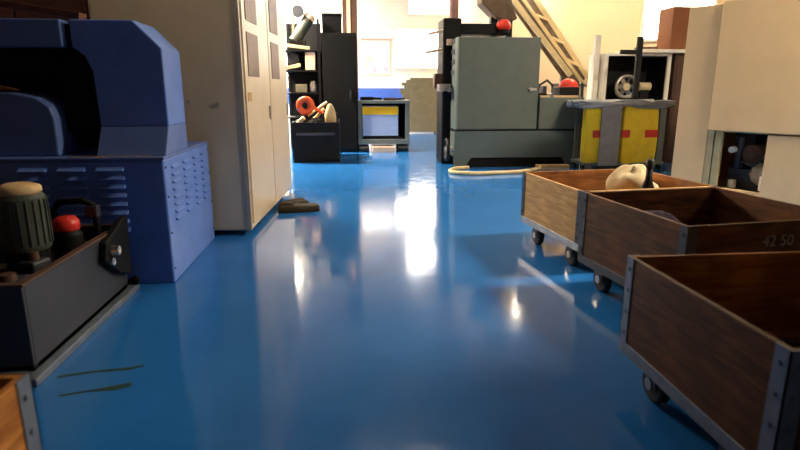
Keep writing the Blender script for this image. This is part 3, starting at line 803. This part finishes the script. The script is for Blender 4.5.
t = thing('brown_cupboard', 'narrow dark brown cupboard right of the white framed cabinet', 'cupboard', (6.15, 10.1, 0))
MB().box(5.80, 6.5, 9.75, 10.5, 0, 1.93).build('body', 'postbrown', t, bevel=.006)
MB().box(5.83, 6.14, 9.735, 9.75, .06, 1.88).build('door', 'postbrown', t, bevel=.003)
MB().box(6.16, 6.47, 9.735, 9.75, .06, 1.88).build('door', 'postbrown', t, bevel=.003)
o = MB().box(4.95, 6.30, 9.62, 10.3, 1.93, 1.985).build('white_board', 'white', bevel=.004, loc=(5.6, 10, 1.93))
tag(o, 'white board lying across the white cabinet and brown cupboard', 'board')
t = thing('cardboard_carton', 'upright red brown carton standing on the white board', 'carton', (5.76, 9.9, 1.985))
MB().box(5.64, 6.16, 9.7, 10.15, 1.985, 2.69).build('carton_body', 'carton', t, bevel=.006)
o = MB().box(5.12, 5.44, 9.72, 9.95, 1.985, 2.03).build('dark_offcut', 'postbrown', bevel=.004, loc=(5.3, 9.8, 1.985))
tag(o, 'flat dark offcut on the white board left of the carton', 'offcut')
o = MB().box(4.43, 4.53, 10.0, 10.10, 0, 2.25).build('white_post', 'white', bevel=.006, loc=(4.48, 10.05, 0))
tag(o, 'slim white post standing left of the white framed cabinet', 'post')

# ------------------------------------------------------------------ black bin, rack and cabinet, back left
t = thing('parts_bin', 'low black steel bin holding parts before the black cabinet', 'bin', (-.5, 11.1, 0), -.03)
m = MB(); m.box(-.98, -.12, 10.42, 11.75, 0, .04)
m.box(-.98, -.12, 10.42, 10.45, .04, .73).box(-.98, -.12, 11.72, 11.75, .04, .73).box(-.98, -.95, 10.45, 11.72, .04, .73).box(-.15, -.12, 10.45, 11.72, .04, .73)
m.build('bin_wall', 'black', t, bevel=.008)
MB().box(-.95, -.15, 10.45, 11.72, .04, .66).build('liner', 'black', t)
MB().bar((-.9, 10.40, .52), (-.2, 10.40, .52), .02, .05).build('front_rail', 'darksteel', t)
zb = .66
t = thing('red_handwheel', 'red orange handwheel leaning on the parts in the black bin', 'handwheel', (-.74, 10.75, zb))
h = MB().torus((-.74, 10.72, 1.02), .115, .06, 'Y').build('rim', 'redorange', t, smooth=True)
MB().cyl((-.74, 10.69, 1.02), (-.74, 10.82, 1.02), .05).build('hub', 'black', t)
MB().cyl((-.62, 10.72, 1.0), (-.42, 10.75, .88), .035, .028).build('grip', 'redorange', t)
MB().cyl((-.74, 10.78, zb), (-.74, 10.78, .98), .04).build('stem', 'black', t)
o = MB().ball((-.28, 10.66, zb + .10), .11, .10, .30, noise=.18, zmin=zb).build('canvas_sack', 'canvas', smooth=True, sub=1, loc=(-.2, 10.8, zb))
tag(o, 'tan canvas sack at the right end of the black bin', 'sack')
for k, (p0, p1, r, mm, lb) in enumerate((((-.88, 11.0, zb + .05), (-.35, 11.05, zb + .42), .025, 'hose', 'thin pale rod slanting up among the parts in the black bin'),
                                         ((-.64, 10.86, zb + .06), (-.40, 10.80, zb + .30), .03, 'canvas', 'short tan rod between the red handwheel and the canvas sack'),
                                         ((-.88, 10.58, zb + .045), (-.76, 10.55, zb + .15), .04, 'pinkcarton', 'stubby pale pin under the red handwheel'))):
    o = MB().cyl(p0, p1, r).build('steel_rod', mm, loc=p0)
    tag(o, lb, 'rod', 'rods in the black bin')
for k, (x, y, h, lb) in enumerate(((-.30, 11.30, .30, 'dark casting in the middle of the black bin'), (-.72, 11.45, .42, 'tall dark casting at the back of the black bin'), (-.56, 10.62, .14, 'low dark casting at the front of the black bin'))):
    t = thing('metal_casting', lb, 'machine part', (x, y, zb), .3 * k, 'castings in the black bin')
    local(MB().box(-.14, .14, -.12, .12, 0, h * .7), 'housing', 'black', t, bevel=.02)
    local(MB().cyl((0, 0, h * .7), (0, 0, h), .08, .06), 'neck', 'darksteel', t)

t = thing('black_cabinet', 'tall black steel cabinet beside the bright back wall', 'cabinet', (-.12, 12.6, 0))
MB().box(-.47, .25, 12.1, 13.0, 0, 2.44).build('body', 'black', t, bevel=.012)
d = MB().box(-.45, .23, 12.08, 12.1, .08, 2.40).build('door', 'black', t, bevel=.006)
MB().box(.10, .13, 12.05, 12.08, 1.1, 1.3).build('handle', 'darksteel', d, bevel=.004)
t = thing('black_box', 'small black box on top of the tall black cabinet', 'box', (-.22, 12.4, 2.44))
MB().box(-.44, -.04, 12.15, 12.6, 2.44, 2.78).build('box_body', 'black', t, bevel=.012)
MB().box(-.45, -.03, 12.14, 12.61, 2.78, 2.82).build('lid', 'black', t, bevel=.006)
t = thing('brown_post', 'brown timber post with painted pale highlight behind the black cabinet', 'post', (.13, 13.1, 0))
MB().box(-.02, .30, 13.05, 13.25, 0, 4.2).build('post_body', 'postbrown', t, bevel=.006)
MB().box(.07, .15, 13.03, 13.05, 2.44, 3.2).build('highlight_strip', 'pinkcarton', t)  # pale strip paints a highlight onto the post

# rack with machine odds and ends
t = thing('storage_rack', 'black open rack stacked with machine parts left of black cabinet', 'rack', (-.85, 12.5, 0))
for x in (-1.22, -.52):
    for y in (12.1, 12.95):
        MB().box(x - .025, x + .025, y - .025, y + .025, 0, 2.7).build('post', 'black', t)
for z in (.75, 1.25, 1.70, 2.10):
    MB().box(-1.245, -.495, 12.075, 12.975, z - .03, z).build('shelf', 'black', t)
MB().box(-1.245, -.495, 12.96, 12.98, .1, 2.7).build('back_panel', 'black', t)
def on_rack(name, mb, mm, label, cat, loc, **k): return tag(mb.build(name, mm, loc=loc, **k), label, cat)
on_rack('pale_carton', MB().box(-.80, -.60, 12.1, 12.4, 1.70, 2.06), 'pinkcarton', 'upright pale carton on the black rack next to the black cabinet', 'carton', (-.7, 12.25, 1.7), bevel=.006)
on_rack('steel_bar', MB().bar((-1.20, 12.09, 2.19), (-.70, 12.12, 2.13), .05, .06), 'hose', 'pale flat bar on the top shelf of the black rack', 'bar', (-1.0, 12.1, 2.1), bevel=.004)
on_rack('steel_bar', MB().bar((-1.20, 12.12, 1.74), (-.90, 12.12, 1.80), .06, .07), 'canvas', 'pale flat bar left of the pale carton on the black rack', 'bar', (-1.0, 12.1, 1.7), bevel=.004)
on_rack('glass_jar', MB().lathe([(.07, 0), (.08, .02), (.08, .16), (.06, .2), (.06, .24)], (-.66, 12.2, 1.25)), 'steel', 'shiny jar on the middle shelf of the black rack', 'jar', (-.66, 12.2, 1.25), smooth=True)
on_rack('pale_tray', MB().box(-1.02, -.78, 12.12, 12.4, 1.25, 1.42), 'oliveboard', 'dull tray on the middle shelf beside the shiny jar', 'tray', (-.9, 12.25, 1.25), bevel=.01)
t = thing('gear_motor', 'grey slanting gear motor on top of the black rack', 'motor', (-.85, 12.4, 2.10))
MB().cyl((-1.02, 12.3, 2.28), (-.72, 12.35, 2.72), .12).build('motor_body', 'motor', t)
MB().cyl((-.72, 12.35, 2.72), (-.66, 12.36, 2.80), .14, .10).build('fan_cover', 'pinkcarton', t)
MB().box(-1.12, -.80, 12.2, 12.6, 2.10, 2.30).build('foot', 'black', t, bevel=.01)
MB().cyl((-.92, 12.2, 2.86), (-.92, 12.3, 2.86), .12).build('pulley', 'darksteel', t)
MB().bar((-1.05, 12.3, 2.28), (-1.02, 12.3, 2.80), .06, .05).build('bracket', 'oliveboard', t)
t = thing('gear_pump', 'dark gear pump on the upper shelf at the left of black rack', 'pump', (-1.05, 12.4, 1.70))
MB().cyl((-1.05, 12.2, 1.92), (-1.05, 12.6, 1.92), .12).build('pump_body', 'darksteel', t)
MB().box(-1.18, -.92, 12.25, 12.6, 1.70, 1.85).build('foot', 'black', t, bevel=.01)

# ------------------------------------------------------------------ steel trolley with printed carton, centre back
t = thing('steel_trolley', 'grey steel frame trolley on black castors at the end of aisle', 'trolley', (.8, 12.4, 0))
tx0, tx1, ty0, ty1 = .26, 1.37, 12.1, 12.8
for x in (tx0 + .045, tx1 - .055):
    for y in (ty0 + .05, ty1 - .05):
        MB().box(x - .042, x + .042, y - .04, y + .04, .24, 1.02).build('leg', 'greyframe', t, bevel=.006)
        k = MB().box(x - .06 + (.06 if x < .8 else -.06), x + .06 + (.06 if x < .8 else -.06), y - .05, y + .05, .125, .166).build('castor', 'black', t)
        MB().cyl((x - .045 + (.08 if x < .8 else -.08) - .06, y, .07), (x + .045 + (.08 if x < .8 else -.08) + .06, y, .07), .07).build('wheel', 'rubber', k)
MB().box(tx0, tx1, ty0, ty1, 1.02, 1.09).build('top_shelf', 'greyframe', t, bevel=.008)
MB().box(tx0, tx1, ty0, ty1, .165, .27).build('bottom_shelf', 'greyframe', t, bevel=.008)
MB().box(tx0 + .08, tx1 - .09, ty1 - .06, ty1 - .03, .27, 1.02).build('back_panel', 'black', t)  # black sheet paints the shaded inside of the trolley
MB().box(tx1 - .11, tx1 - .10, ty0 + .03, ty1 - .06, .27, 1.02).build('side_panel', 'black', t)  # black sheet added for the dark at the trolley's right inside
t = thing('printed_carton', 'pale blue carton with yellow top stripe inside the grey trolley', 'carton', (.75, 12.3, .27))
MB().box(.36, 1.12, 12.14, 12.55, .27, .97).build('carton_body', 'paleblue', t, bevel=.01)
MB().box(.358, 1.122, 12.132, 12.14, .79, .955).build('stripe', 'yellow', t)
MB().box(.358, 1.122, 12.132, 12.14, .275, .345).build('bottom_shade', 'black', t)  # black strip paints the dark gap at the carton's foot
o = MB().box(.56, 1.04, 12.0, 12.5, 0, .12).build('flat_carton', 'pinkcarton', bevel=.006, loc=(.78, 12.2, 0))
tag(o, 'flat pale carton on the floor under the grey trolley', 'carton')
for k, (x, h, mm, lb) in enumerate(((.50, .07, 'black', 'dark tool lying at the left end of grey trolley top'), (1.0, .05, 'postbrown', 'brown tool lying at the right end of grey trolley top'))):
    t = thing('hand_tool', lb, 'tool', (x, 12.3, 1.09), .1, 'tools on the grey trolley')
    local(MB().box(-.18, .10, -.06, .06, 0, h), 'tool_body', mm, t, bevel=.015)
    local(MB().cyl((.10, 0, h * .5), (.28, 0, h * .4), h * .35), 'handle', 'black', t)

# olive boards stacked against the back
t = thing('olive_screen', 'olive board screen with stepped left edge before the back wall', 'screen', (2.35, 17.4, 0))
MB().box(1.98, 2.93, 17.35, 17.55, .04, 1.66).build('board', 'oliveboard', t, bevel=.01)
MB().prism([(1.98, .04), (1.98, 1.60), (1.86, 1.60), (1.86, 1.52), (1.72, 1.52), (1.72, 1.43), (1.80, 1.43), (1.80, 1.33), (1.66, 1.33), (1.66, 1.22), (1.74, 1.18), (1.74, .04)], 'Y', 17.36, 17.54).build('side_board', 'oliveboard', t)
for x in (1.85, 2.8):
    MB().box(x - .05, x + .05, 17.2, 17.7, 0, .04).build('foot', 'postbrown', t)

# poster on the back wall
t = thing('wall_poster', 'white poster with pink border on the bright back wall', 'poster', (1.0, YF, 1.77))
MB().box(.52, 1.48, YF - .012, YF, 1.74, 2.86).build('sheet', 'paper', t)
m = MB()
m.box(.52, 1.48, YF - .016, YF - .012, 2.80, 2.86).box(.52, 1.48, YF - .016, YF - .012, 1.74, 1.80).box(.52, .57, YF - .016, YF - .012, 1.80, 2.80).box(1.43, 1.48, YF - .016, YF - .012, 1.80, 2.80)
m.build('border', 'pink', t)
m = MB()
for (x, z, rx, rz) in ((.78, 2.25, .10, .07), (.68, 2.05, .08, .12)): m.cyl((x, YF - .016, z), (x, YF - .012, z), rx)
m.build('picture', 'pink', t)
m = MB()
for (x, z, r) in ((.88, 2.0, .14), (.92, 1.9, .10), (1.32, 1.96, .08), (1.26, 2.05, .06)): m.cyl((x, YF - .018, z), (x, YF - .0121, z), r)
m.build('picture', 'lilac', t)
